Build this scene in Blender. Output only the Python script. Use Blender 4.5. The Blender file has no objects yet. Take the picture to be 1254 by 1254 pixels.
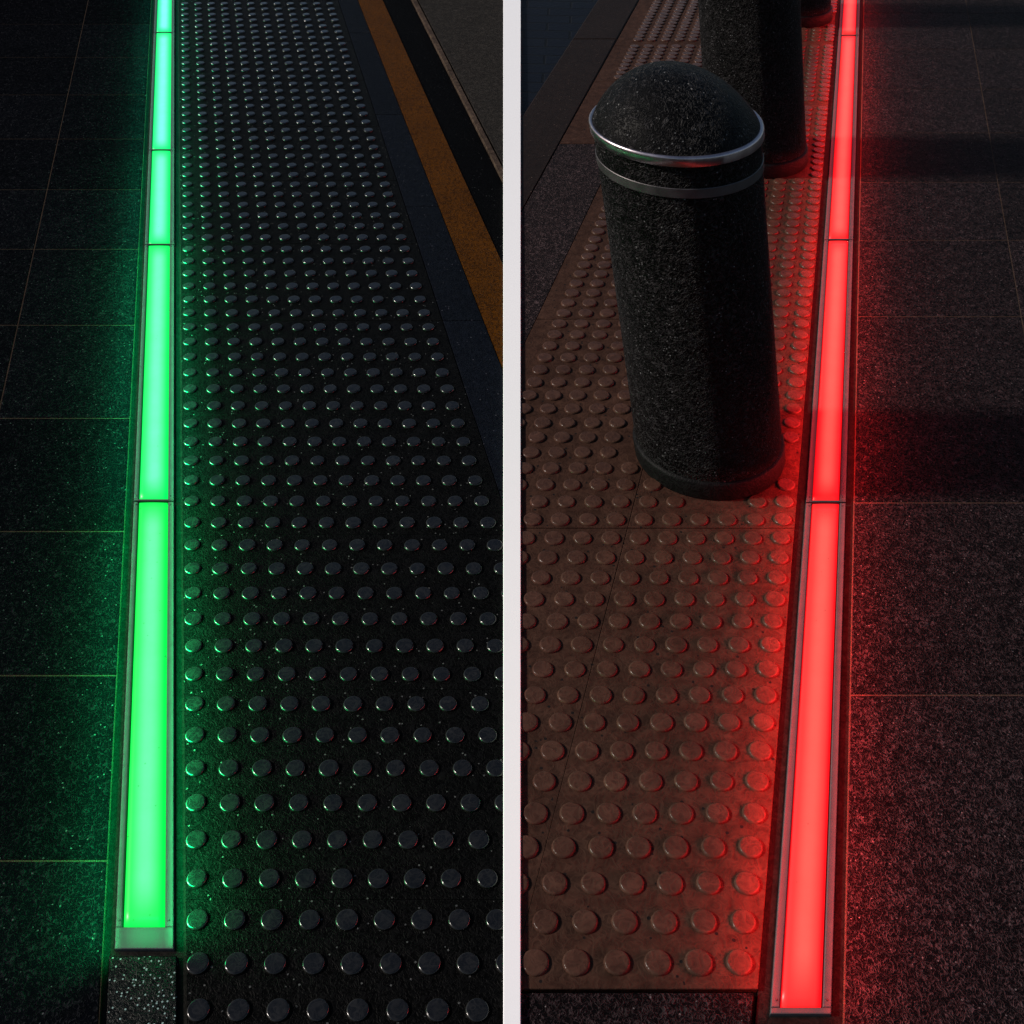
import bpy, bmesh, math, random
from mathutils import Vector, Matrix
random.seed(7)
R = math.radians
scene = bpy.context.scene
COL = scene.collection

# ------------------------------------------------------------------ camera
F, H, HOR = 1300.0, 1.55, 560.0            # focal (in photo pixels), eye height, horizon above the frame
TH = math.atan((627 + HOR) / F)
CT, ST, TT = math.cos(TH), math.sin(TH), math.tan(TH)
cam_d = bpy.data.cameras.new('camera')
cam_d.sensor_width = 36.0
cam_d.lens = 36.0 * F / 1254.0
cam_d.clip_start = 0.02
cam_d.clip_end = 400.0
cam = bpy.data.objects.new('camera', cam_d)
COL.objects.link(cam)
cam.location = (0, 0, H)
cam.rotation_euler = (math.pi / 2 - TH, 0, 0)
scene.camera = cam

def G(x, y, z=0.0):
    """where the sight line of a photo point meets the level z"""
    V = y + HOR
    h = H - z
    return (h * (x - 627) / (CT * V), h * (F / (CT * CT * V) - TT))

def ray(line, y):
    ax, ay, s = line
    return ax + s * (y - ay)

def two(x0, y0, x1, y1):
    """straight line through two measured points"""
    s = (x1 - x0) / (y1 - y0)
    return (x0, y0, s)

# ------------------------------------------------------------------ helpers
def clip(poly, keep):
    """keep the part of a ground polygon with keep*X > 0.001"""
    out = []
    n = len(poly)
    for i in range(n):
        a, b = poly[i], poly[(i + 1) % n]
        da, db = keep * a[0] - 0.001, keep * b[0] - 0.001
        if da >= 0:
            out.append(a)
        if (da >= 0) != (db >= 0):
            t = da / (da - db)
            out.append((a[0] + t * (b[0] - a[0]), a[1] + t * (b[1] - a[1])))
    return out

def area(p):
    return 0.5 * sum(p[i][0] * p[(i + 1) % len(p)][1] - p[(i + 1) % len(p)][0] * p[i][1] for i in range(len(p)))

def clean(p):
    q = []
    for v in p:
        if not q or (abs(v[0] - q[-1][0]) + abs(v[1] - q[-1][1])) > 1e-5:
            q.append(v)
    if len(q) > 2 and (abs(q[0][0] - q[-1][0]) + abs(q[0][1] - q[-1][1])) < 1e-5:
        q.pop()
    if len(q) > 2 and area(q) < 0:
        q.reverse()
    return q

def inset(p, d):
    """shrink a convex ccw polygon by d"""
    n = len(p)
    out = []
    for i in range(n):
        a, b, c = Vector(p[i - 1]), Vector(p[i]), Vector(p[(i + 1) % n])
        e1, e2 = (b - a).normalized(), (c - b).normalized()
        n1, n2 = Vector((-e1.y, e1.x)), Vector((-e2.y, e2.x))
        k = 1 + n1.dot(n2)
        out.append(tuple(b + (n1 + n2) * (d / max(k, 0.25))))
    return out

def prism(bm, poly, z0, z1, bev=0.0015, gap=0.0, uv=None):
    poly = clean(poly)
    if len(poly) < 3:
        return
    if gap:
        poly = inset(poly, gap)
        if area(poly) <= 1e-6:
            return
    top = inset(poly, bev)
    if area(top) <= 1e-6:
        top = poly
    rings = [[bm.verts.new((x, y, z0)) for x, y in poly],
             [bm.verts.new((x, y, z1 - bev)) for x, y in poly],
             [bm.verts.new((x, y, z1)) for x, y in top]]
    n = len(poly)
    for a, b in zip(rings, rings[1:]):
        for i in range(n):
            bm.faces.new((a[i], a[(i + 1) % n], b[(i + 1) % n], b[i]))
    bm.faces.new(rings[2])
    bm.faces.new(rings[0][::-1])

def obj(name, bm, mat, parent=None, smooth=False, origin=None):
    if origin is not None:
        bmesh.ops.translate(bm, verts=bm.verts, vec=-Vector(origin))
    me = bpy.data.meshes.new(name)
    bm.normal_update()
    bm.to_mesh(me)
    bm.free()
    me.materials.append(mat)
    if smooth:
        for p in me.polygons:
            p.use_smooth = True
    o = bpy.data.objects.new(name, me)
    COL.objects.link(o)
    if parent is not None:
        o.parent = parent
    elif origin is not None:
        o.location = origin
    return o

def thing(name, loc, label, cat, group=None):
    o = bpy.data.objects.new(name, None)
    o.empty_display_size = 0.1
    COL.objects.link(o)
    o.location = loc
    tag(o, label, cat, group)
    return o

def tag(o, label, cat, group=None):
    o['label'] = label
    o['category'] = cat
    if group:
        o['group'] = group
    return o

def struct(o):
    o['kind'] = 'structure'
    return o

# ------------------------------------------------------------------ materials
def new_mat(name):
    m = bpy.data.materials.new(name)
    m.use_nodes = True
    nt = m.node_tree
    b = nt.nodes['Principled BSDF']
    return m, nt, b

def nd(nt, kind, **kw):
    n = nt.nodes.new(kind)
    for k, v in kw.items():
        setattr(n, k, v)
    return n

def mth(nt, op, a, b=None, clampit=False):
    n = nt.nodes.new('ShaderNodeMath')
    n.operation = op
    n.use_clamp = clampit
    for i, v in enumerate((a, b)):
        if v is None:
            continue
        if isinstance(v, (int, float)):
            n.inputs[i].default_value = v
        else:
            nt.links.new(v, n.inputs[i])
    return n.outputs[0]

def mix(nt, fac, a, b):
    n = nt.nodes.new('ShaderNodeMix')
    n.data_type = 'RGBA'
    for s, v in ((n.inputs['Factor'], fac), (n.inputs['A'], a), (n.inputs['B'], b)):
        if isinstance(v, (int, float)):
            s.default_value = v
        elif isinstance(v, (tuple, list)):
            s.default_value = (*v, 1)
        else:
            nt.links.new(v, s)
    return n.outputs['Result']

def stone(name, dark, light, scale=95, width=9.0, rough=0.6, spec=0.15, bump=0.5, depth=0.002,
          fleck=None, fleck_amt=0.07, island=0.25, patch=0.4, worm_gain=1.0, fleck_scale=230):
    """flamed / flecked stone: crooked mineral veins, scattered crystals, blotches, slab to slab change"""
    if name != 'white paint':
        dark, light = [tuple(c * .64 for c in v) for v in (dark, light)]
    m, nt, b = new_mat(name)
    L = nt.links.new
    pos = nd(nt, 'ShaderNodeNewGeometry')
    n1 = nd(nt, 'ShaderNodeTexNoise')
    n1.inputs['Scale'].default_value = scale
    n1.inputs['Detail'].default_value = 1.2
    n1.inputs['Roughness'].default_value = 0.45
    n1.inputs['Distortion'].default_value = 1.1
    L(pos.outputs['Position'], n1.inputs['Vector'])
    r = mth(nt, 'ABSOLUTE', mth(nt, 'SUBTRACT', n1.outputs['Fac'], 0.5))
    ridge = mth(nt, 'SUBTRACT', 1.0, mth(nt, 'MULTIPLY', r, width), True)
    # a second, finer family of veins
    n2 = nd(nt, 'ShaderNodeTexNoise')
    n2.inputs['Scale'].default_value = scale * 2.1
    n2.inputs['Detail'].default_value = 1.0
    n2.inputs['Distortion'].default_value = 0.7
    L(pos.outputs['Position'], n2.inputs['Vector'])
    r2 = mth(nt, 'ABSOLUTE', mth(nt, 'SUBTRACT', n2.outputs['Fac'], 0.5))
    ridge2 = mth(nt, 'SUBTRACT', 1.0, mth(nt, 'MULTIPLY', r2, width * 1.3), True)
    worm = mth(nt, 'MAXIMUM', ridge, mth(nt, 'MULTIPLY', ridge2, 0.6))
    big = nd(nt, 'ShaderNodeTexNoise')
    big.inputs['Scale'].default_value = 5.5
    big.inputs['Detail'].default_value = 4
    big.inputs['Roughness'].default_value = 0.65
    L(pos.outputs['Position'], big.inputs['Vector'])
    mid = nd(nt, 'ShaderNodeTexNoise')
    mid.inputs['Scale'].default_value = 38
    mid.inputs['Detail'].default_value = 3
    L(pos.outputs['Position'], mid.inputs['Vector'])
    blot = mth(nt, 'ADD', 1 - patch * 1.1, mth(nt, 'MULTIPLY', mth(nt, 'ADD', big.outputs['Fac'], mth(nt, 'MULTIPLY', mid.outputs['Fac'], 0.8)), patch * 1.25))
    fac = mth(nt, 'MULTIPLY', mth(nt, 'MULTIPLY', worm, worm_gain), mth(nt, 'ADD', 0.25, mid.outputs['Fac']), True)
    c = mix(nt, fac, dark, light)
    if island:
        rnd = mth(nt, 'ADD', 1 - island, mth(nt, 'MULTIPLY', pos.outputs['Random Per Island'], island * 2))
        blot = mth(nt, 'MULTIPLY', blot, rnd)
    vm = nd(nt, 'ShaderNodeVectorMath', operation='SCALE')
    L(c, vm.inputs[0])
    L(blot, vm.inputs['Scale'])
    colour = vm.outputs[0]
    if fleck:
        vo = nd(nt, 'ShaderNodeTexVoronoi')
        vo.inputs['Scale'].default_value = fleck_scale
        L(pos.outputs['Position'], vo.inputs['Vector'])
        sp = nd(nt, 'ShaderNodeSeparateColor')
        L(vo.outputs['Color'], sp.inputs[0])
        hit = mth(nt, 'MULTIPLY', mth(nt, 'LESS_THAN', sp.outputs[0], fleck_amt), mth(nt, 'LESS_THAN', vo.outputs['Distance'], 0.36))
        colour = mix(nt, hit, colour, fleck)
    L(colour, b.inputs['Base Color'])
    b.inputs['Roughness'].default_value = rough
    b.inputs['Specular IOR Level'].default_value = spec
    bp = nd(nt, 'ShaderNodeBump')
    bp.inputs['Strength'].default_value = bump
    bp.inputs['Distance'].default_value = depth
    L(mth(nt, 'ADD', worm, mth(nt, 'MULTIPLY', mid.outputs['Fac'], 0.6)), bp.inputs['Height'])
    L(bp.outputs[0], b.inputs['Normal'])
    return m

def metal(name, col, rough=0.35, metallic=0.8, spec=0.5, scratch=0.25):
    m, nt, b = new_mat(name)
    L = nt.links.new
    pos = nd(nt, 'ShaderNodeNewGeometry')
    n = nd(nt, 'ShaderNodeTexNoise')
    n.inputs['Scale'].default_value = 45
    n.inputs['Detail'].default_value = 5
    L(pos.outputs['Position'], n.inputs['Vector'])
    f = mth(nt, 'ADD', 1 - scratch, mth(nt, 'MULTIPLY', n.outputs['Fac'], 2 * scratch))
    vm = nd(nt, 'ShaderNodeVectorMath', operation='SCALE')
    vm.inputs[0].default_value = col
    L(f, vm.inputs['Scale'])
    L(vm.outputs[0], b.inputs['Base Color'])
    L(mth(nt, 'MULTIPLY', f, rough), b.inputs['Roughness'])
    b.inputs['Metallic'].default_value = metallic
    b.inputs['Specular IOR Level'].default_value = spec
    bp = nd(nt, 'ShaderNodeBump')
    bp.inputs['Strength'].default_value = 0.15
    bp.inputs['Distance'].default_value = 0.001
    L(n.outputs['Fac'], bp.inputs['Height'])
    L(bp.outputs[0], b.inputs['Normal'])
    return m

def lens_mat(name, edge, core, strength, base):
    """lit diffuser: the row of diodes under its middle makes the middle brighter"""
    m, nt, b = new_mat(name)
    L = nt.links.new
    uv = nd(nt, 'ShaderNodeUVMap')
    sp = nd(nt, 'ShaderNodeSeparateXYZ')
    L(uv.outputs[0], sp.inputs[0])
    d = mth(nt, 'ABSOLUTE', mth(nt, 'SUBTRACT', sp.outputs[0], 0.5))
    across = nd(nt, 'ShaderNodeMapRange', interpolation_type='SMOOTHSTEP')
    across.inputs[1].default_value = 0.48
    across.inputs[2].default_value = 0.03
    L(d, across.inputs[0])
    # fades a little at the two ends of the unit (v is metres from each end, the smaller of the two)
    along = nd(nt, 'ShaderNodeMapRange', interpolation_type='SMOOTHSTEP')
    along.inputs[1].default_value = -0.01
    along.inputs[2].default_value = 0.09
    L(sp.outputs[1], along.inputs[0])
    f = mth(nt, 'MULTIPLY', across.outputs[0], along.outputs[0])
    # grime on the diffuser: dull smears and a few dark grains
    geo = nd(nt, 'ShaderNodeNewGeometry')
    n = nd(nt, 'ShaderNodeTexNoise')
    n.inputs['Scale'].default_value = 14
    n.inputs['Detail'].default_value = 6
    n.inputs['Roughness'].default_value = .7
    L(geo.outputs['Position'], n.inputs['Vector'])
    vo = nd(nt, 'ShaderNodeTexVoronoi')
    vo.inputs['Scale'].default_value = 130
    L(geo.outputs['Position'], vo.inputs['Vector'])
    sc = nd(nt, 'ShaderNodeSeparateColor')
    L(vo.outputs['Color'], sc.inputs[0])
    grain = mth(nt, 'MULTIPLY', mth(nt, 'LESS_THAN', sc.outputs[0], .035), mth(nt, 'LESS_THAN', vo.outputs['Distance'], .22))
    veil = mth(nt, 'ADD', .80, mth(nt, 'MULTIPLY', n.outputs['Fac'], .40))
    veil = mth(nt, 'MULTIPLY', veil, mth(nt, 'SUBTRACT', 1.0, mth(nt, 'MULTIPLY', grain, .35)))
    L(mth(nt, 'MULTIPLY', veil, strength), b.inputs['Emission Strength'])
    L(mix(nt, f, edge, core), b.inputs['Emission Color'])
    b.inputs['Base Color'].default_value = (*base, 1)
    b.inputs['Roughness'].default_value = 0.35
    b.inputs['Specular IOR Level'].default_value = 0.25
    return m

M = {}
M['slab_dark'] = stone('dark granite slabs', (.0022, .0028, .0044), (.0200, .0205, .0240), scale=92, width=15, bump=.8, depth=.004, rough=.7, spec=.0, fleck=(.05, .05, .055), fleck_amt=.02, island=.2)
M['slab_grey'] = stone('grey granite slabs', (.0030, .0025, .0030), (.070, .049, .052), scale=98, width=12, bump=.8, depth=.004, rough=.6, spec=.03, fleck=(.10, .085, .085), fleck_amt=.02, island=.22, patch=.65)
M['slab_pink'] = stone('rough pinkish granite', (.010, .0068, .0070), (.112, .073, .073), scale=72, width=14, bump=.8, depth=.004, rough=.65, spec=.05, island=.1)
M['kerb_brown'] = stone('brownish kerb stone', (.0130, .0082, .0067), (.028, .0170, .0133), scale=75, rough=.6, spec=.06, bump=.25, fleck=(.10, .07, .055), fleck_amt=.010, island=.3)
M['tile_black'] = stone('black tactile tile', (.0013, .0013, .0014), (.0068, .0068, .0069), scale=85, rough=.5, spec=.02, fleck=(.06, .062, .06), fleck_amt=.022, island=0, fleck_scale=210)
M['stud_black'] = stone('black stud', (.0055, .0053, .0049), (.018, .0172, .0160), scale=60, rough=.19, spec=.42, bump=.06, island=0, patch=.5)
M['tile_brown'] = stone('brown tactile tile', (.036, .0175, .0125), (.072, .036, .0240), scale=60, width=5, rough=.6, spec=.03, bump=.3, fleck=(.010, .008, .0075), fleck_amt=.04, island=0, patch=.8, fleck_scale=120)
M['stud_brown'] = stone('brown stud', (.054, .0265, .0185), (.094, .046, .031), scale=55, width=6, rough=.25, spec=.09, bump=.2, island=0, patch=.6)
M['channel'] = stone('dark channel bedding', (.007, .0063, .0057), (.018, .016, .014), scale=60, rough=.7, spec=.05, island=0, bump=.2)
M['grout'] = stone('sandy grout', (.034, .022, .0145), (.066, .044, .030), scale=150, rough=.9, spec=.05, island=0)
M['grout_tan'] = stone('pale tan grout', (.060, .038, .028), (.120, .078, .058), scale=150, rough=.9, spec=.05, island=0)
M['speckled'] = stone('polished speckled black granite', (.0009, .0011, .0011), (.008, .011, .0105), scale=120, width=17, rough=.35, spec=.1, fleck=(.20, .28, .27), fleck_amt=.18, island=0, fleck_scale=260, bump=.3)
M['orange'] = stone('worn orange road paint', (.094, .030, .0011), (.026, .009, .001), scale=62, width=11, rough=.6, spec=.03, bump=.6, island=0, patch=.6, worm_gain=1.3, fleck=(.02, .01, .004), fleck_amt=.05, fleck_scale=150)
M['navy'] = stone('dark blue grey slabs', (.0013, .0022, .0048), (.0075, .0100, .0160), scale=100, rough=.6, spec=.03, island=.15, fleck=(.05, .05, .06), fleck_amt=.015)
M['asphalt'] = stone('black asphalt', (.0008, .0009, .0013), (.0028, .0028, .0035), scale=140, rough=.8, spec=.02, fleck=(.04, .04, .04), fleck_amt=.015, island=0)
M['far_pave'] = stone('weathered grey paving', (.0140, .0122, .0105), (.052, .045, .038), scale=75, width=11, rough=.8, spec=.04, island=0)
M['kerb_edge'] = stone('worn tan kerb edge', (.045, .030, .022), (.10, .068, .048), scale=40, rough=.75, spec=.05, island=0, patch=.9)
M['bollard'] = stone('black flamed granite', (.0008, .0008, .0008), (.042, .0395, .0405), scale=85, width=14, rough=.5, spec=.08, bump=.9, depth=.003, fleck=(.11, .11, .11), fleck_amt=.04, island=0)
M['bollard_base'] = stone('black stone base', (.0040, .0036, .0038), (.013, .012, .0125), scale=60, rough=.55, spec=.07, bump=.3, island=0)
M['chrome'] = metal('polished steel', (.40, .35, .37), rough=.34, metallic=1.0, scratch=.3)
M['band'] = metal('dull steel band', (.085, .078, .08), rough=.5, metallic=.8, scratch=.35)
M['frame'] = metal('brushed steel frame', (.060, .062, .063), rough=.5, metallic=.1, spec=.25)
M['screw'] = metal('dark screw', (.05, .05, .05), rough=.5)
M['white_paint'] = stone('white paint', (.82, .82, .82), (.81, .81, .81), scale=30, rough=.5, spec=.3, bump=.0, island=0, patch=.01)
GREENS = [lens_mat('green diffuser', (.0, 1.05, .085 + .045 * k), (.14 + .02 * k, 1.15, .40 + .14 * k), .80, (.01, .035, .02)) for k in range(5)]
REDS = [lens_mat('red diffuser', (1.1, .002, .006), (1.15, .090, .066), .80, (.06, .035, .03))] * 4

# block paved road
def road_mat():
    m, nt, b = new_mat('dark block paved road')
    L = nt.links.new
    pos = nd(nt, 'ShaderNodeNewGeometry')
    mp = nd(nt, 'ShaderNodeMapping')
    mp.inputs['Rotation'].default_value = (0, 0, R(3))
    L(pos.outputs['Position'], mp.inputs['Vector'])
    br = nd(nt, 'ShaderNodeTexBrick')
    br.inputs['Scale'].default_value = 1.0
    br.inputs['Brick Width'].default_value = 0.2
    br.inputs['Row Height'].default_value = 0.1
    br.inputs['Mortar Size'].default_value = 0.006
    br.inputs['Mortar Smooth'].default_value = 0.4
    br.inputs['Color1'].default_value = (.0015, .0024, .0055, 1)
    br.inputs['Color2'].default_value = (.0023, .0034, .0068, 1)
    br.inputs['Mortar'].default_value = (.0010, .0010, .0015, 1)
    L(mp.outputs[0], br.inputs['Vector'])
    n = nd(nt, 'ShaderNodeTexNoise')
    n.inputs['Scale'].default_value = 60
    n.inputs['Detail'].default_value = 5
    L(pos.outputs['Position'], n.inputs['Vector'])
    vm = nd(nt, 'ShaderNodeVectorMath', operation='SCALE')
    L(br.outputs['Color'], vm.inputs[0])
    L(mth(nt, 'ADD', .4, mth(nt, 'MULTIPLY', n.outputs['Fac'], 1.2)), vm.inputs['Scale'])
    L(vm.outputs[0], b.inputs['Base Color'])
    b.inputs['Roughness'].default_value = .6
    b.inputs['Specular IOR Level'].default_value = .1
    bp = nd(nt, 'ShaderNodeBump')
    bp.inputs['Strength'].default_value = .8
    bp.inputs['Distance'].default_value = .004
    L(mth(nt, 'ADD', mth(nt, 'MULTIPLY', br.outputs['Fac'], -1.0), mth(nt, 'MULTIPLY', n.outputs['Fac'], .5)), bp.inputs['Height'])
    L(bp.outputs[0], b.inputs['Normal'])
    return m
M['road'] = road_mat()

# ------------------------------------------------------------------ lines of the place (measured)
NEAR, FAR = 3300, -300           # how far the paved strips run towards and away from the viewer
AL, AR = (214, -HOR), (1069, -HOR)
def LL(s): return (AL[0], AL[1], s)
def RL(s): return (AR[0], AR[1], s)
L_slab, L_frame, L_glass, L_glass2, L_frame2, L_tact = [LL(s) for s in (-.0510, -.0425, -.0370, -.0077, -.0008, .0080)]
L_tact2 = two(414, 0, 564, 460)
L_or1, L_or2 = two(438.6, 0, 615, 449), two(468.7, 0, 615, 322)
L_kerb = two(503.5, 0, 615, 222)
L_joint = two(108, 0, 0, 497)
R_slab, R_frame2, R_glass2, R_glass, R_frame, R_tact = [RL(s) for s in (-.0198, -.0285, -.0353, -.0629, -.0697, -.0790)]
R_T = two(640, 425, 730, 237)
R_K = two(783, 0, 639, 258)
R_M = two(731, 0, 638, 143)
R_joint = two(1182.6, 0, 1252, 395)

def quad(l1, l2, y0, y1, keep):
    p = [G(ray(l1, y1), y1), G(ray(l2, y1), y1), G(ray(l2, y0), y0), G(ray(l1, y0), y0)]
    return clip(p, keep)

# ------------------------------------------------------------------ ground sheet
bm = bmesh.new()
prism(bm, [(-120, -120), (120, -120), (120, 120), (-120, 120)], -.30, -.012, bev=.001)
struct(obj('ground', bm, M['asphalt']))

# grout bed under the flags (a plain sheet on each side, 3 mm below the slab faces)
def far_left(y): return (G(0, y)[0] - 3.0)
for nm, keep, lines in (('grout_bed', -1, None), ('grout_bed', 1, None)):
    bm = bmesh.new()
    if keep < 0:
        p = [G(ray(L_slab, NEAR), NEAR), G(ray(L_slab, FAR), FAR), (-6.5, G(0, FAR)[1]), (-4, G(0, NEAR)[1])]
        prism(bm, p, -.05, -.0010, bev=.0003)
    else:
        p = [G(ray(R_slab, NEAR), NEAR), G(ray(R_slab, FAR), FAR), (7.5, G(0, FAR)[1]), (4, G(0, NEAR)[1])]
        prism(bm, p, -.05, -.0010, bev=.0003)
    struct(obj(nm, bm, M['grout'] if keep < 0 else M['grout_tan']))

# ------------------------------------------------------------------ flagstone pavements
GAP = .0011
bm = bmesh.new()
ysL = [3300, 2300, 1760, 1375, 1054, 827, 650.5, 512, 398, 305, 232, 170, 116, 70, 29.5, -5, -38, -68, -95, -121, -145, -168, -190, -210, -229, -247, -264, -282, -300]
for a, b in zip(ysL, ysL[1:]):
    prism(bm, quad(L_joint, L_slab, a, b, -1), -.05, 0, gap=GAP)
    ca, cb = G(ray(L_joint, a), a), G(ray(L_joint, b), b)
    for k in range(5):                         # further columns to the left
        w0, w1 = .52 * k, .52 * (k + 1)
        prism(bm, [(cb[0] - w1, cb[1]), (cb[0] - w0, cb[1]), (ca[0] - w0, ca[1]), (ca[0] - w1, ca[1])], -.05, 0, gap=GAP)
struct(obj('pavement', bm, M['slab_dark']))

bm = bmesh.new()
ysR = [3300, 2250, 1700, 1285, 851, 615.5, 387.5, 294, 223, 162.5, 109, 60, 16, -24, -60, -94, -126, -156, -190, -216, -240, -264, -282, -300]
for i, (a, b) in enumerate(zip(ysR, ysR[1:])):
    prism(bm, quad(R_slab, R_joint, a, b, 1), -.05, 0, gap=GAP)
    ca, cb = G(ray(R_joint, a), a), G(ray(R_joint, b), b)
    for k in range(4):
        w0, w1 = .62 * k, .62 * (k + 1)
        prism(bm, [(cb[0] + w0, cb[1]), (cb[0] + w1, cb[1]), (ca[0] + w1, ca[1]), (ca[0] + w0, ca[1])], -.05, 0, gap=GAP)
struct(obj('pavement', bm, M['slab_grey']))

# dark granite in front of the brown tiles
bm = bmesh.new()
prism(bm, quad(two(-1500, 1500, -1500, 1400), RL(-.0815), NEAR, 1214.5, 1), -.05, -.0005, gap=.0012)
struct(obj('pavement', bm, M['slab_grey']))
# channel floors beside the lights
for l0, l1 in ((L_slab, L_tact), (R_tact, R_slab)):
    bm = bmesh.new()
    p = [G(ray(l0, FAR), FAR), G(ray(l1, FAR), FAR), G(ray(l1, NEAR), NEAR), G(ray(l0, NEAR), NEAR)]
    prism(bm, p, -.05, -.0075, bev=.0005)
    struct(obj('channel_floor', bm, M['channel']))

# ------------------------------------------------------------------ left roadside: navy slabs, line, gutter, far kerb
bm = bmesh.new()
ysN = [3300, 1420, 900, 600, 392, 252, 140, 40, -40, -110, -190, -245, -300]
for a, b in zip(ysN, ysN[1:]):
    prism(bm, quad(L_tact2, L_or1, a, b, -1), -.05, -.001, gap=.0012)
struct(obj('pavement', bm, M['navy']))
bm = bmesh.new()
prism(bm, quad(L_or1, L_kerb, NEAR, FAR, -1), -.05, -.004, bev=.001)
struct(obj('gutter', bm, M['asphalt']))
bm = bmesh.new()
prism(bm, quad(L_or1, L_or2, NEAR, FAR, -1), -.003, .0, bev=.0008)
tag(obj('painted_line', bm, M['orange']), 'worn orange painted line beside the dark studded tiles', 'painted line')
bm = bmesh.new()
prism(bm, quad((L_kerb[0] + 8, 0, L_kerb[2] + .012), two(1400, 0, 1400, 100), NEAR, FAR, -1), -.05, .006, bev=.003)
struct(obj('pavement', bm, M['far_pave']))
# worn kerb edge, separate stones
ks = [520, 330, 190, 88, 0, -75, -160, FAR]
names = ['tan worn kerb edge stone nearest the white strip', 'tan kerb edge stone second from the white strip',
         'tan kerb edge stone third from the white strip, at the photo top']
n = 0
for a, b in zip(ks, ks[1:]):
    p = quad(L_kerb, (L_kerb[0] + 6.5, 0, L_kerb[2] + .010), a, b, -1)
    if len(clean(p)) < 3:
        continue
    c = (sum(v[0] for v in p) / len(p), sum(v[1] for v in p) / len(p), 0)
    bm = bmesh.new()
    prism(bm, p, -.05, .007 + random.uniform(-.001, .001), bev=.002, gap=.0012)
    if not bm.verts:
        bm.free(); continue
    o = obj('kerb_stone', bm, M['kerb_edge'], origin=c)
    if a <= 0:
        lab = ['tan kerb edge stone far away, just beyond the top of the photo', 'tan kerb edge stone farther away, second beyond the top of the photo', 'tan kerb edge stone at the far end of its row'][min(n - 3, 2) if n >= 3 else 0]
    else:
        lab = names[min(n, 2)]
    tag(o, lab, 'kerb stone', 'tan kerb edge stones beyond the orange line')
    n += 1

# ------------------------------------------------------------------ right roadside: rough slab, smooth slab, kerb stones, road
bm = bmesh.new()
prism(bm, quad(two(300, 1500, 300, 1400), R_M, 700, FAR, 1), -.05, -.0105, bev=.001)
struct(obj('road', bm, M['road']))
bm = bmesh.new()
prism(bm, quad(R_K, R_T, 700, 176, 1), -.05, 0, gap=.001)
struct(obj('pavement', bm, M['slab_pink']))
bm = bmesh.new()
prism(bm, quad(R_K, R_T, 176, 100, 1), -.05, .0004, gap=.001)
struct(obj('pavement', bm, M['tile_brown']))
klab = ['large brown kerb stone in front, beside the rough pinkish slab', 'brown kerb stone behind the large one, at the top of the photo',
        'brown kerb stone third from the front, beyond the top of the photo', 'brown kerb stone at the far end of its row beside the road']
for i, (a, b) in enumerate(zip([420, 48, -75, -175], [48, -75, -175, FAR])):
    p = quad(R_M, R_K, a, b, 1)
    c = (sum(v[0] for v in p) / len(p), sum(v[1] for v in p) / len(p), 0)
    bm = bmesh.new()
    prism(bm, p, -.05, .002 - .0012 * i, bev=.006, gap=.002)
    tag(obj('kerb_stone', bm, M['kerb_brown'], origin=c), klab[i], 'kerb stone', 'brown kerb stones along the block paved road')

# ------------------------------------------------------------------ added white strip standing in for the border between the two views
bm = bmesh.new()
y0, y1 = NEAR, FAR
prism(bm, [G(616.3, y0), G(637.7, y0), G(637.7, y1), G(616.3, y1)], -.05, .0085, bev=.001)
tag(obj('divider_strip', bm, M['white_paint']), 'long added white edging strip between the black studded paving and the brown studded paving', 'divider')

# ------------------------------------------------------------------ bollards
def lathe(bm, prof, shear, n=72, closed_top=False):
    rings = []
    for r, z in prof:
        if r < 1e-6:
            rings.append([bm.verts.new((-shear * z, 0, z))])
        else:
            rings.append([bm.verts.new((r * math.cos(2 * math.pi * i / n) - shear * z, r * math.sin(2 * math.pi * i / n), z)) for i in range(n)])
    for a, b in zip(rings, rings[1:]):
        for i in range(n):
            j = (i + 1) % n
            if len(b) == 1:
                bm.faces.new((a[i], a[j], b[0]))
            elif len(a) == 1:
                bm.faces.new((a[0], b[j], b[i]))
            else:
                bm.faces.new((a[i], a[j], b[j], b[i]))

HB = .776
SH = .205
bx, by = G(869, 553)
BOLL = [(bx, by), G(927, 192), G(971, 19)]
blabs = ['black stone bollard in front, showing its whole shaft, domed cap and two steel bands',
         'black stone bollard standing right behind the front one, its top out of the photo',
         'black stone bollard farthest back, only its base showing at the top of the photo']
root = thing('bollard', (bx, by, 0), blabs[0], 'bollard', 'black stone bollards along the red light')
bm = bmesh.new()
lathe(bm, [(.168, -.01), (.172, .004), (.172, .042), (.1695, .047), (.163, .049)], SH)
obj('base_ring', bm, M['bollard_base'], root, True)
bm = bmesh.new()
lathe(bm, [(.1640, .046), (.1650, .054), (.1660, .064), (.1655, .09), (.162, .25), (.158, .45), (.1545, .62), (.1535, HB - .080), (.1535, HB - .015)], SH)
obj('shaft', bm, M['bollard'], root, True)
bm = bmesh.new()
lathe(bm, [(.150, HB - .078), (.1545, HB - .078), (.1553, HB - .0772), (.1553, HB - .0608), (.1545, HB - .060), (.150, HB - .060)], SH)
obj('band', bm, M['band'], root, True).data.set_sharp_from_angle(angle=R(35))
bm = bmesh.new()
lathe(bm, [(.150, HB - .0215), (.1570, HB - .0195), (.1582, HB - .0185), (.1588, HB - .0050), (.1582, HB - .0025), (.1565, HB - .0008), (.1545, HB - .0003), (.1525, HB - .0010), (.148, HB - .003)], SH)
rim = obj('band', bm, M['chrome'], root, True)
rim.data.set_sharp_from_angle(angle=R(50))
rim['label'] = 'bright polished rim band round the cap'
bm = bmesh.new()
Rc, hd = .1525, .099
lathe(bm, [(Rc * (1 - (t / 18) ** 1.5), HB - .004 + hd * (1 - (1 - (t / 18) ** 1.5) ** 2.1) ** .82) for t in range(19)], SH)
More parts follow.
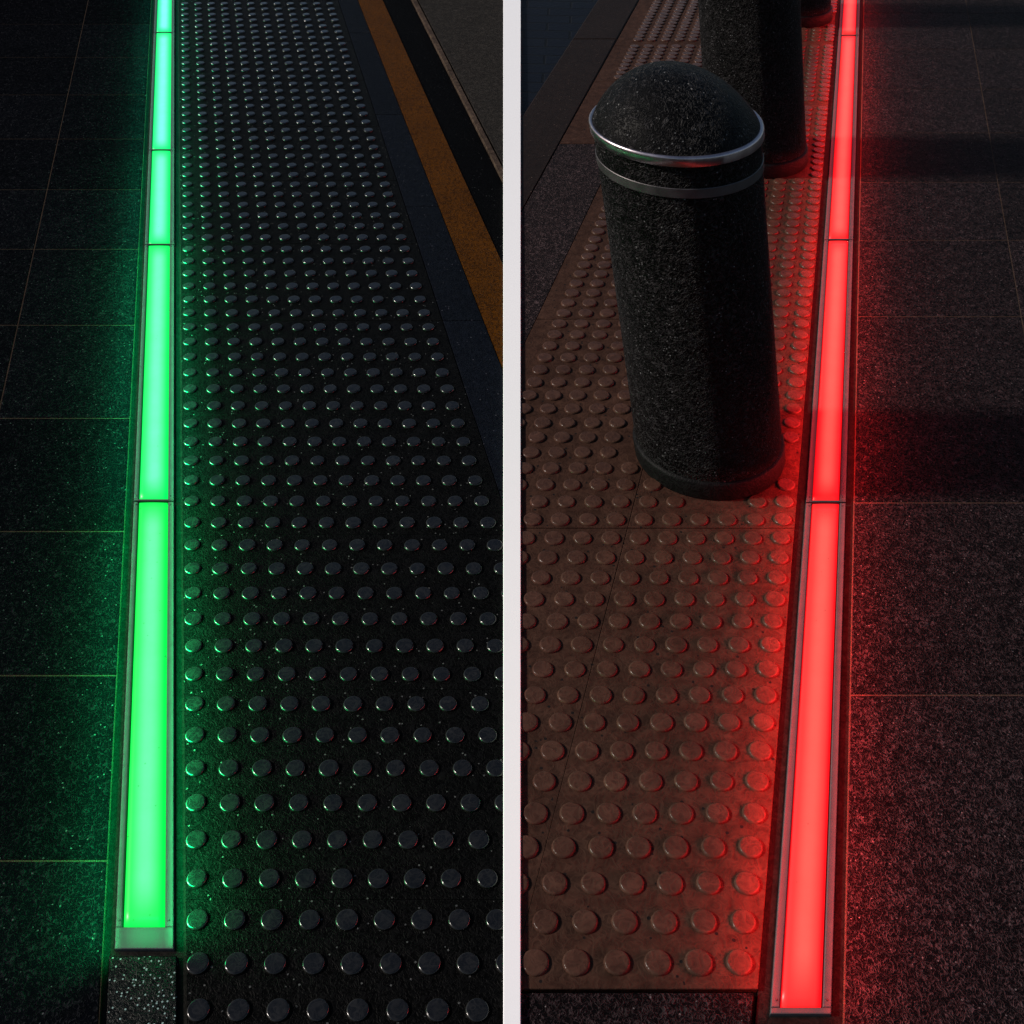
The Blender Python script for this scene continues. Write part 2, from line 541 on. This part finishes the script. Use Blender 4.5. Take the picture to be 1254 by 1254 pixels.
obj('cap', bm, M['bollard'], root, True)
kids = list(root.children)
for (x, y), lab in list(zip(BOLL, blabs))[1:]:
    r2 = root.copy()
    COL.objects.link(r2)
    r2.location = (x, y, 0)
    r2['label'] = lab
    for k in kids:
        c = k.copy()
        COL.objects.link(c)
        c.parent = r2

# ------------------------------------------------------------------ tactile tiles with studs
def stud_mesh(name, r, h, mat):
    bm = bmesh.new()
    n = 28
    prof = [(r, -.0006)] + [(r * (.80 + .20 * math.cos(math.pi / 14 * t)), h * math.sin(math.pi / 14 * t)) for t in range(8)] + [(r * .78, h), (r * .4, h + .0001), (0, h + .0001)]
    lathe(bm, prof, 0, n)
    me = bpy.data.meshes.new(name)
    bm.normal_update()
    bm.to_mesh(me)
    bm.free()
    me.materials.append(mat)
    for p in me.polygons:
        p.use_smooth = True
    return me
STUD_L = stud_mesh('stud', .0174, .0050, M['stud_black'])
STUD_R = stud_mesh('stud', .0205, .0052, M['stud_brown'])

def tile(poly, studs, mat, mesh, label, group, z=0.0, keep=-1, gap=.0009):
    poly = clean(poly)
    if len(poly) < 3 or abs(area(poly)) < 1e-4:
        return
    c = (sum(v[0] for v in poly) / len(poly), sum(v[1] for v in poly) / len(poly), 0)
    t = thing('tactile_tile', c, label, 'tactile tile', group)
    bm = bmesh.new()
    prism(bm, poly, -.05, z, gap=gap, bev=min(.0012, gap * 1.3))
    obj('slab', bm, mat, t, origin=c)
    src = None
    for x, y in studs:
        if keep * x < .004:
            continue
        if any((x - q[0]) ** 2 + (y - q[1]) ** 2 < .186 ** 2 for q in BOLL):
            continue
        if src is None:
            o = src = bpy.data.objects.new('stud', mesh)
        else:
            o = src.copy()
        COL.objects.link(o)
        o.parent = t
        k_ = random.uniform(.96, 1.03)
        o.scale = (k_, k_, 1)
        o.location = (x - c[0], y - c[1], z + random.uniform(-.0004, .0002))
        o.rotation_euler = (random.gauss(0, .008), random.gauss(0, .008), random.uniform(0, 6.28))

ORD = ['first', 'second', 'third', 'fourth', 'fifth', 'sixth', 'seventh', 'eighth', 'ninth', 'tenth', 'eleventh', 'twelfth', 'thirteenth']
# black tiles: six rows of twelve studs
def yL(i): return 1 / (5.413e-4 + .1721e-4 * i) - 610
def yR(i): return 1 / (6.333e-4 + .207e-4 * i) - 400
CL, CR = (218, -605), (1071, -520)
jl = [-3.5] + [2.5 + 6 * k for k in range(12)]
for k, (i0, i1) in enumerate(zip(jl, jl[1:])):
    p = quad(L_tact, L_tact2, yL(i0), yL(i1), -1)
    st = []
    for i in range(math.ceil(i0), math.floor(i1) + 1):
        y = yL(i)
        for j in range(12):
            x = CL[0] + (.0137 + .02645 * j) * (y - CL[1])
            if x > 612 + 16:
                continue
            st.append(G(x, y))
    if k == 0:
        lab = 'nearest black studded tactile tile, cut off by the bottom of the photo'
    elif k == 11:
        lab = 'farthest black studded tactile tile at the top of the photo'
    else:
        lab = 'black studded tactile tile, %s tile back from the bottom of the photo' % ORD[k]
    tile(p, st, M['tile_black'], STUD_L, lab, 'black studded tactile tiles along the green light', gap=.00025 if k <= 3 else .0008)

# brown tiles: six columns wide, fifteen rows
jr = [-.62, 15.57, 30.5, 45.5, 60.5, 75.5, 90.5]
def cR(s): return (CR[0], CR[1], s)
for k, (i0, i1) in enumerate(zip(jr, jr[1:])):
    for c in range(3):
        if c == 0:
            l1, l0 = R_tact, cR(-.0975 - 5.5 * .0294 - .0003)
        elif c == 1:
            l1, l0 = cR(-.0975 - 5.5 * .0294 + .0003), R_T
        else:
            if i1 < 66:
                continue
            l1, l0 = R_T, R_K
        ya = min(yR(i0), 100) if c == 2 else yR(i0)
        yb = yR(i1)
        p = quad(l0, l1, ya, yb, 1)
        st = []
        for i in range(math.ceil(i0), math.floor(i1) + 1):
            y = yR(i)
            if y > ya - 4:
                continue
            for j in range(c * 6, min(c * 6 + 6, 15)):
                x = CR[0] - (.0975 + .0294 * j) * (y - CR[1])
                if x < 640 - 18:
                    continue
                st.append(G(x, y))
        side = ['beside the red light', 'on the side away from the red light', 'touching the brown kerb'][c]
        row = ['nearest', 'second nearest', 'third nearest', 'fourth nearest', 'fifth nearest', 'sixth nearest'][k]
        tile(p, st, M['tile_brown'], STUD_R, 'brown studded tile %s, %s to the viewer' % (side, row),
             'brown studded tactile tiles around the bollards', keep=1)

# plain slabs where the studded tiles end, out of the picture
bm = bmesh.new()
prism(bm, quad(L_tact, L_tact2, NEAR, yL(-3.5), -1), -.05, -.0006, gap=.001)
prism(bm, quad(L_tact, L_tact2, yL(68.5), FAR, -1), -.05, -.0006, gap=.001)
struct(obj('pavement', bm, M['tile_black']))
bm = bmesh.new()
prism(bm, quad(R_tact, R_K, yR(90.5), FAR, 1), -.05, -.0006, gap=.001)
struct(obj('pavement', bm, M['tile_brown']))

# speckled stone ahead of the green light
bm = bmesh.new()
p = quad(LL(-.0465), LL(.0012), 1700, 1170, -1)
c = (sum(v[0] for v in p) / 4, sum(v[1] for v in p) / 4, 0)
prism(bm, p, -.05, -.001, bev=.0015)
tag(obj('granite_block', bm, M['speckled'], origin=c), 'polished black granite block with pale specks, in front of the green light', 'granite block')

# ------------------------------------------------------------------ light units
def lens_obj(poly, z, mat, parent, origin):
    """poly: far-left, far-right, near-right, near-left"""
    fl, fr, nr, nl = [Vector((*p, z)) for p in poly]
    length = ((nl - fl).length + (nr - fr).length) / 2
    bm = bmesh.new()
    uvl = bm.loops.layers.uv.new('UVMap')
    NU, NV = 6, 40
    vs = []
    for j in range(NV + 1):
        row = []
        for i in range(NU + 1):
            a = fl.lerp(nl, j / NV); b = fr.lerp(nr, j / NV)
            v = a.lerp(b, i / NU)
            v.z += .0012 * (1 - (2 * i / NU - 1) ** 2)      # slightly crowned diffuser
            row.append((bm.verts.new(v), (i / NU, min(j, NV - j) / NV * length)))
        vs.append(row)
    for j in range(NV):
        for i in range(NU):
            q = [vs[j + 1][i], vs[j + 1][i + 1], vs[j][i + 1], vs[j][i]]
            f = bm.faces.new([t[0] for t in q])
            for l, t in zip(f.loops, q):
                l[uvl].uv = t[1]
    # skirt, so that the diffuser has thickness
    edge = [vs[0][i][0] for i in range(NU + 1)] + [vs[j][NU][0] for j in range(1, NV + 1)] + [vs[NV][i][0] for i in range(NU - 1, -1, -1)] + [vs[j][0][0] for j in range(NV - 1, 0, -1)]
    low = [bm.verts.new((v.co.x, v.co.y, z - .006)) for v in edge]
    for i in range(len(edge)):
        k = (i + 1) % len(edge)
        bm.faces.new((edge[i], edge[k], low[k], low[i]))
    return obj('lens', bm, mat, parent, True, origin=origin)

def light_unit(side, y_far, y_near, lens_mat_, colour, power, label, end=0.0, name='light_panel', group=None, first=False):
    fl, gl, gr, fr = (L_frame, L_glass, L_glass2, L_frame2) if side < 0 else (R_frame, R_glass, R_glass2, R_frame2)
    yg = y_near - end                                  # where the diffuser stops
    P = lambda l, y: G(ray(l, y), y)
    c0 = [(P(fl, yg)[i] + P(fr, yg)[i] + P(fl, y_far)[i] + P(fr, y_far)[i]) / 4 for i in range(2)]
    o3 = (c0[0], c0[1], 0)
    t = thing(name, o3, label, 'light', group)
    V = yg + HOR
    eps = .0022 * V * CT / H                             # 2.2 mm joint in pixels at this depth
    def strip(l0, l1, ya, yb, z0, z1, bev, part, mat, gap=0.0):
        bm = bmesh.new()
        prism(bm, [P(l0, yb), P(l1, yb), P(l1, ya), P(l0, ya)], z0, z1, bev=bev, gap=gap)
        return obj(part, bm, mat, t, origin=o3)
    dy = lambda y, m: m * (y + HOR) ** 2 * CT * CT / (H * F)   # metres along the ground to photo pixels
    ya, yb = yg - (0 if end else dy(yg, .006)), y_far + dy(y_far, .003)
    lf = lambda l, d: (l[0], l[1], l[2] + d)
    strip(fl, lf(gl, -.0010), ya, yb, -.03, .0020, .0012, 'rail', M['frame'])
    strip(lf(gr, .0010), fr, ya, yb, -.03, .0020, .0012, 'rail', M['frame'])
    # dark well under the lens
    strip(lf(gl, -.0009), lf(gr, .0009), ya, yb, -.03, -.0068, .0003, 'tray', M['screw'])
    poly = [P(gl, yb + dy(yb, .001)), P(gr, yb + dy(yb, .001)), P(gr, ya - dy(ya, .0015)), P(gl, ya - dy(ya, .0015))]
    lens_obj(poly, -.0008, lens_mat_, t, o3)
    if end:
        strip(fl, fr, y_near, yg + dy(yg, .0006), -.03, .0023, .0012, 'end_plate', M['frame'])
    else:
        strip(fl, fr, yg - dy(yg, .001), yg - dy(yg, .0050), -.03, .0023, .0008, 'cross_bar', M['frame'])
    for l0, l1 in ((fl, gl), (gr, fr)):
        for y in (ya - dy(ya, .010), yb + dy(yb, .010)):
            q = G((ray(l0, y) + ray(l1, y)) / 2, y)
            bm = bmesh.new()
            lathe(bm, [(.0019, 0), (.0019, .0026), (.0015, .0030), (0, .0028)], 0, 12)
            s = obj('screw', bm, M['screw'], t)
            s.location = (q[0] - c0[0], q[1] - c0[1], 0)
    # added unseen area lights above the diffuser, casting its coloured spill to both sides
    a = Vector(poly[0]).lerp(Vector(poly[1]), .5)
    b = (Vector(P(gl, y_near)) + Vector(P(gr, y_near))) / 2
    d = (a - b)
    ln = d.length
    ang = math.atan2(d.y, d.x)
    mid_ = (a + b) / 2
    for sgn in (-1, 1):
        ld = bpy.data.lights.new('spill_light', 'AREA')
        ld.shape = 'RECTANGLE'
        ld.size = ln
        ld.size_y = .036
        ld.spread = R(92 if side < 0 else 112)
        ld.color = colour
        ld.energy = power * ln
        lo = bpy.data.objects.new('spill_light', ld)
        COL.objects.link(lo)
        lo.parent = t
        nx, ny = math.sin(ang) * -sgn, math.cos(ang) * sgn
        lo.location = (mid_.x - c0[0] + nx * .037, mid_.y - c0[1] + ny * .037, .046)
        # local X along the unit, local -Z pointing outwards
        X = Vector((math.cos(ang), math.sin(ang), 0))
        Z = -Vector((nx * .75, ny * .75, -.6614))
        Y = Z.cross(X)
        lo.rotation_euler = Matrix((X, Y, Z)).transposed().to_euler()
    if end:  # another added light over the lens end, brightening end plate and stone
        ld = bpy.data.lights.new('spill_light', 'AREA')
        ld.shape = 'RECTANGLE'
        ld.size = .055
        ld.size_y = .02
        ld.spread = R(150)
        ld.color = colour
        ld.energy = power * (.011 if end > 15 else .012)
        lo = bpy.data.objects.new('spill_light', ld)
        COL.objects.link(lo)
        lo.parent = t
        lo.location = (poly[2][0] * .5 + poly[3][0] * .5 - c0[0], poly[2][1] * .5 + poly[3][1] * .5 - c0[1], .040)
        X, Z = Vector((1, 0, 0)), Vector((0, .45, .893))
        lo.rotation_euler = Matrix((X, Z.cross(X), Z)).transposed().to_euler()
    return t

GL = [(614, 1162.5, 27, 'green light panel nearest, with a wide steel end plate at the bottom'),
      (300, 614, 0, 'long green light panel directly behind the nearest one'),
      (184, 300, 0, 'short green light panel, third from the front'),
      (40, 184, 0, 'green light panel fourth from the front, bluish green glow'),
      (-130, 40, 0, 'farthest green light panel, cut off by the top of the photo')]
GP, RP = 3.3, 2.2
for k, (a, b, e, lab) in enumerate(GL):
    light_unit(-1, a, b, GREENS[k], (.0, 1.0, .24 + .06 * k), GP * (1, .9, .55, .35, .25)[k], lab, e, 'light_panel', 'green light panels in a row in the left paving')
RLs = [(615.5, 1242, 8, 'red light panel nearest, ending in a narrow steel bar at the bottom'),
       (294, 615.5, 0, 'red light panel directly behind the nearest one, right of the front bollard'),
       (43.5, 294, 0, 'long red light panel beside the second bollard, third from the front'),
       (-130, 43.5, 0, 'farthest red light panel, cut off by the top of the photo')]
for k, (a, b, e, lab) in enumerate(RLs):
    light_unit(1, a, b, REDS[k], (1.0, .02, .02), RP * (1, 1, .8, .6)[k], lab, e, 'light_panel', 'red light panels in a row in the right paving')

# ------------------------------------------------------------------ light of the place
w = bpy.data.worlds.new('World')
scene.world = w
w.use_nodes = True
nt = w.node_tree
bg = nt.nodes['Background']
sky = nt.nodes.new('ShaderNodeTexSky')
sky.sky_type = 'NISHITA'
sky.sun_disc = False
EL = 33
sky.sun_elevation = R(EL)
sky.sun_rotation = R(-90)
nt.links.new(sky.outputs[0], bg.inputs[0])
bg.inputs[1].default_value = 0.058
sd = bpy.data.lights.new('sun', 'SUN')
sd.energy = 3.4
sd.angle = R(5)
sd.color = (1.0, .90, .82)
so = bpy.data.objects.new('sun', sd)
COL.objects.link(so)
so.location = (-6, 3, 6)
so.rotation_euler = (0, -R(90 - EL), 0)

scene.render.engine = 'CYCLES'
scene.cycles.use_denoising = True
scene.cycles.max_bounces = 6
vs = scene.view_settings
vs.view_transform = 'Standard'
vs.look = 'None'
vs.gamma = 1
vs.exposure = 0.42
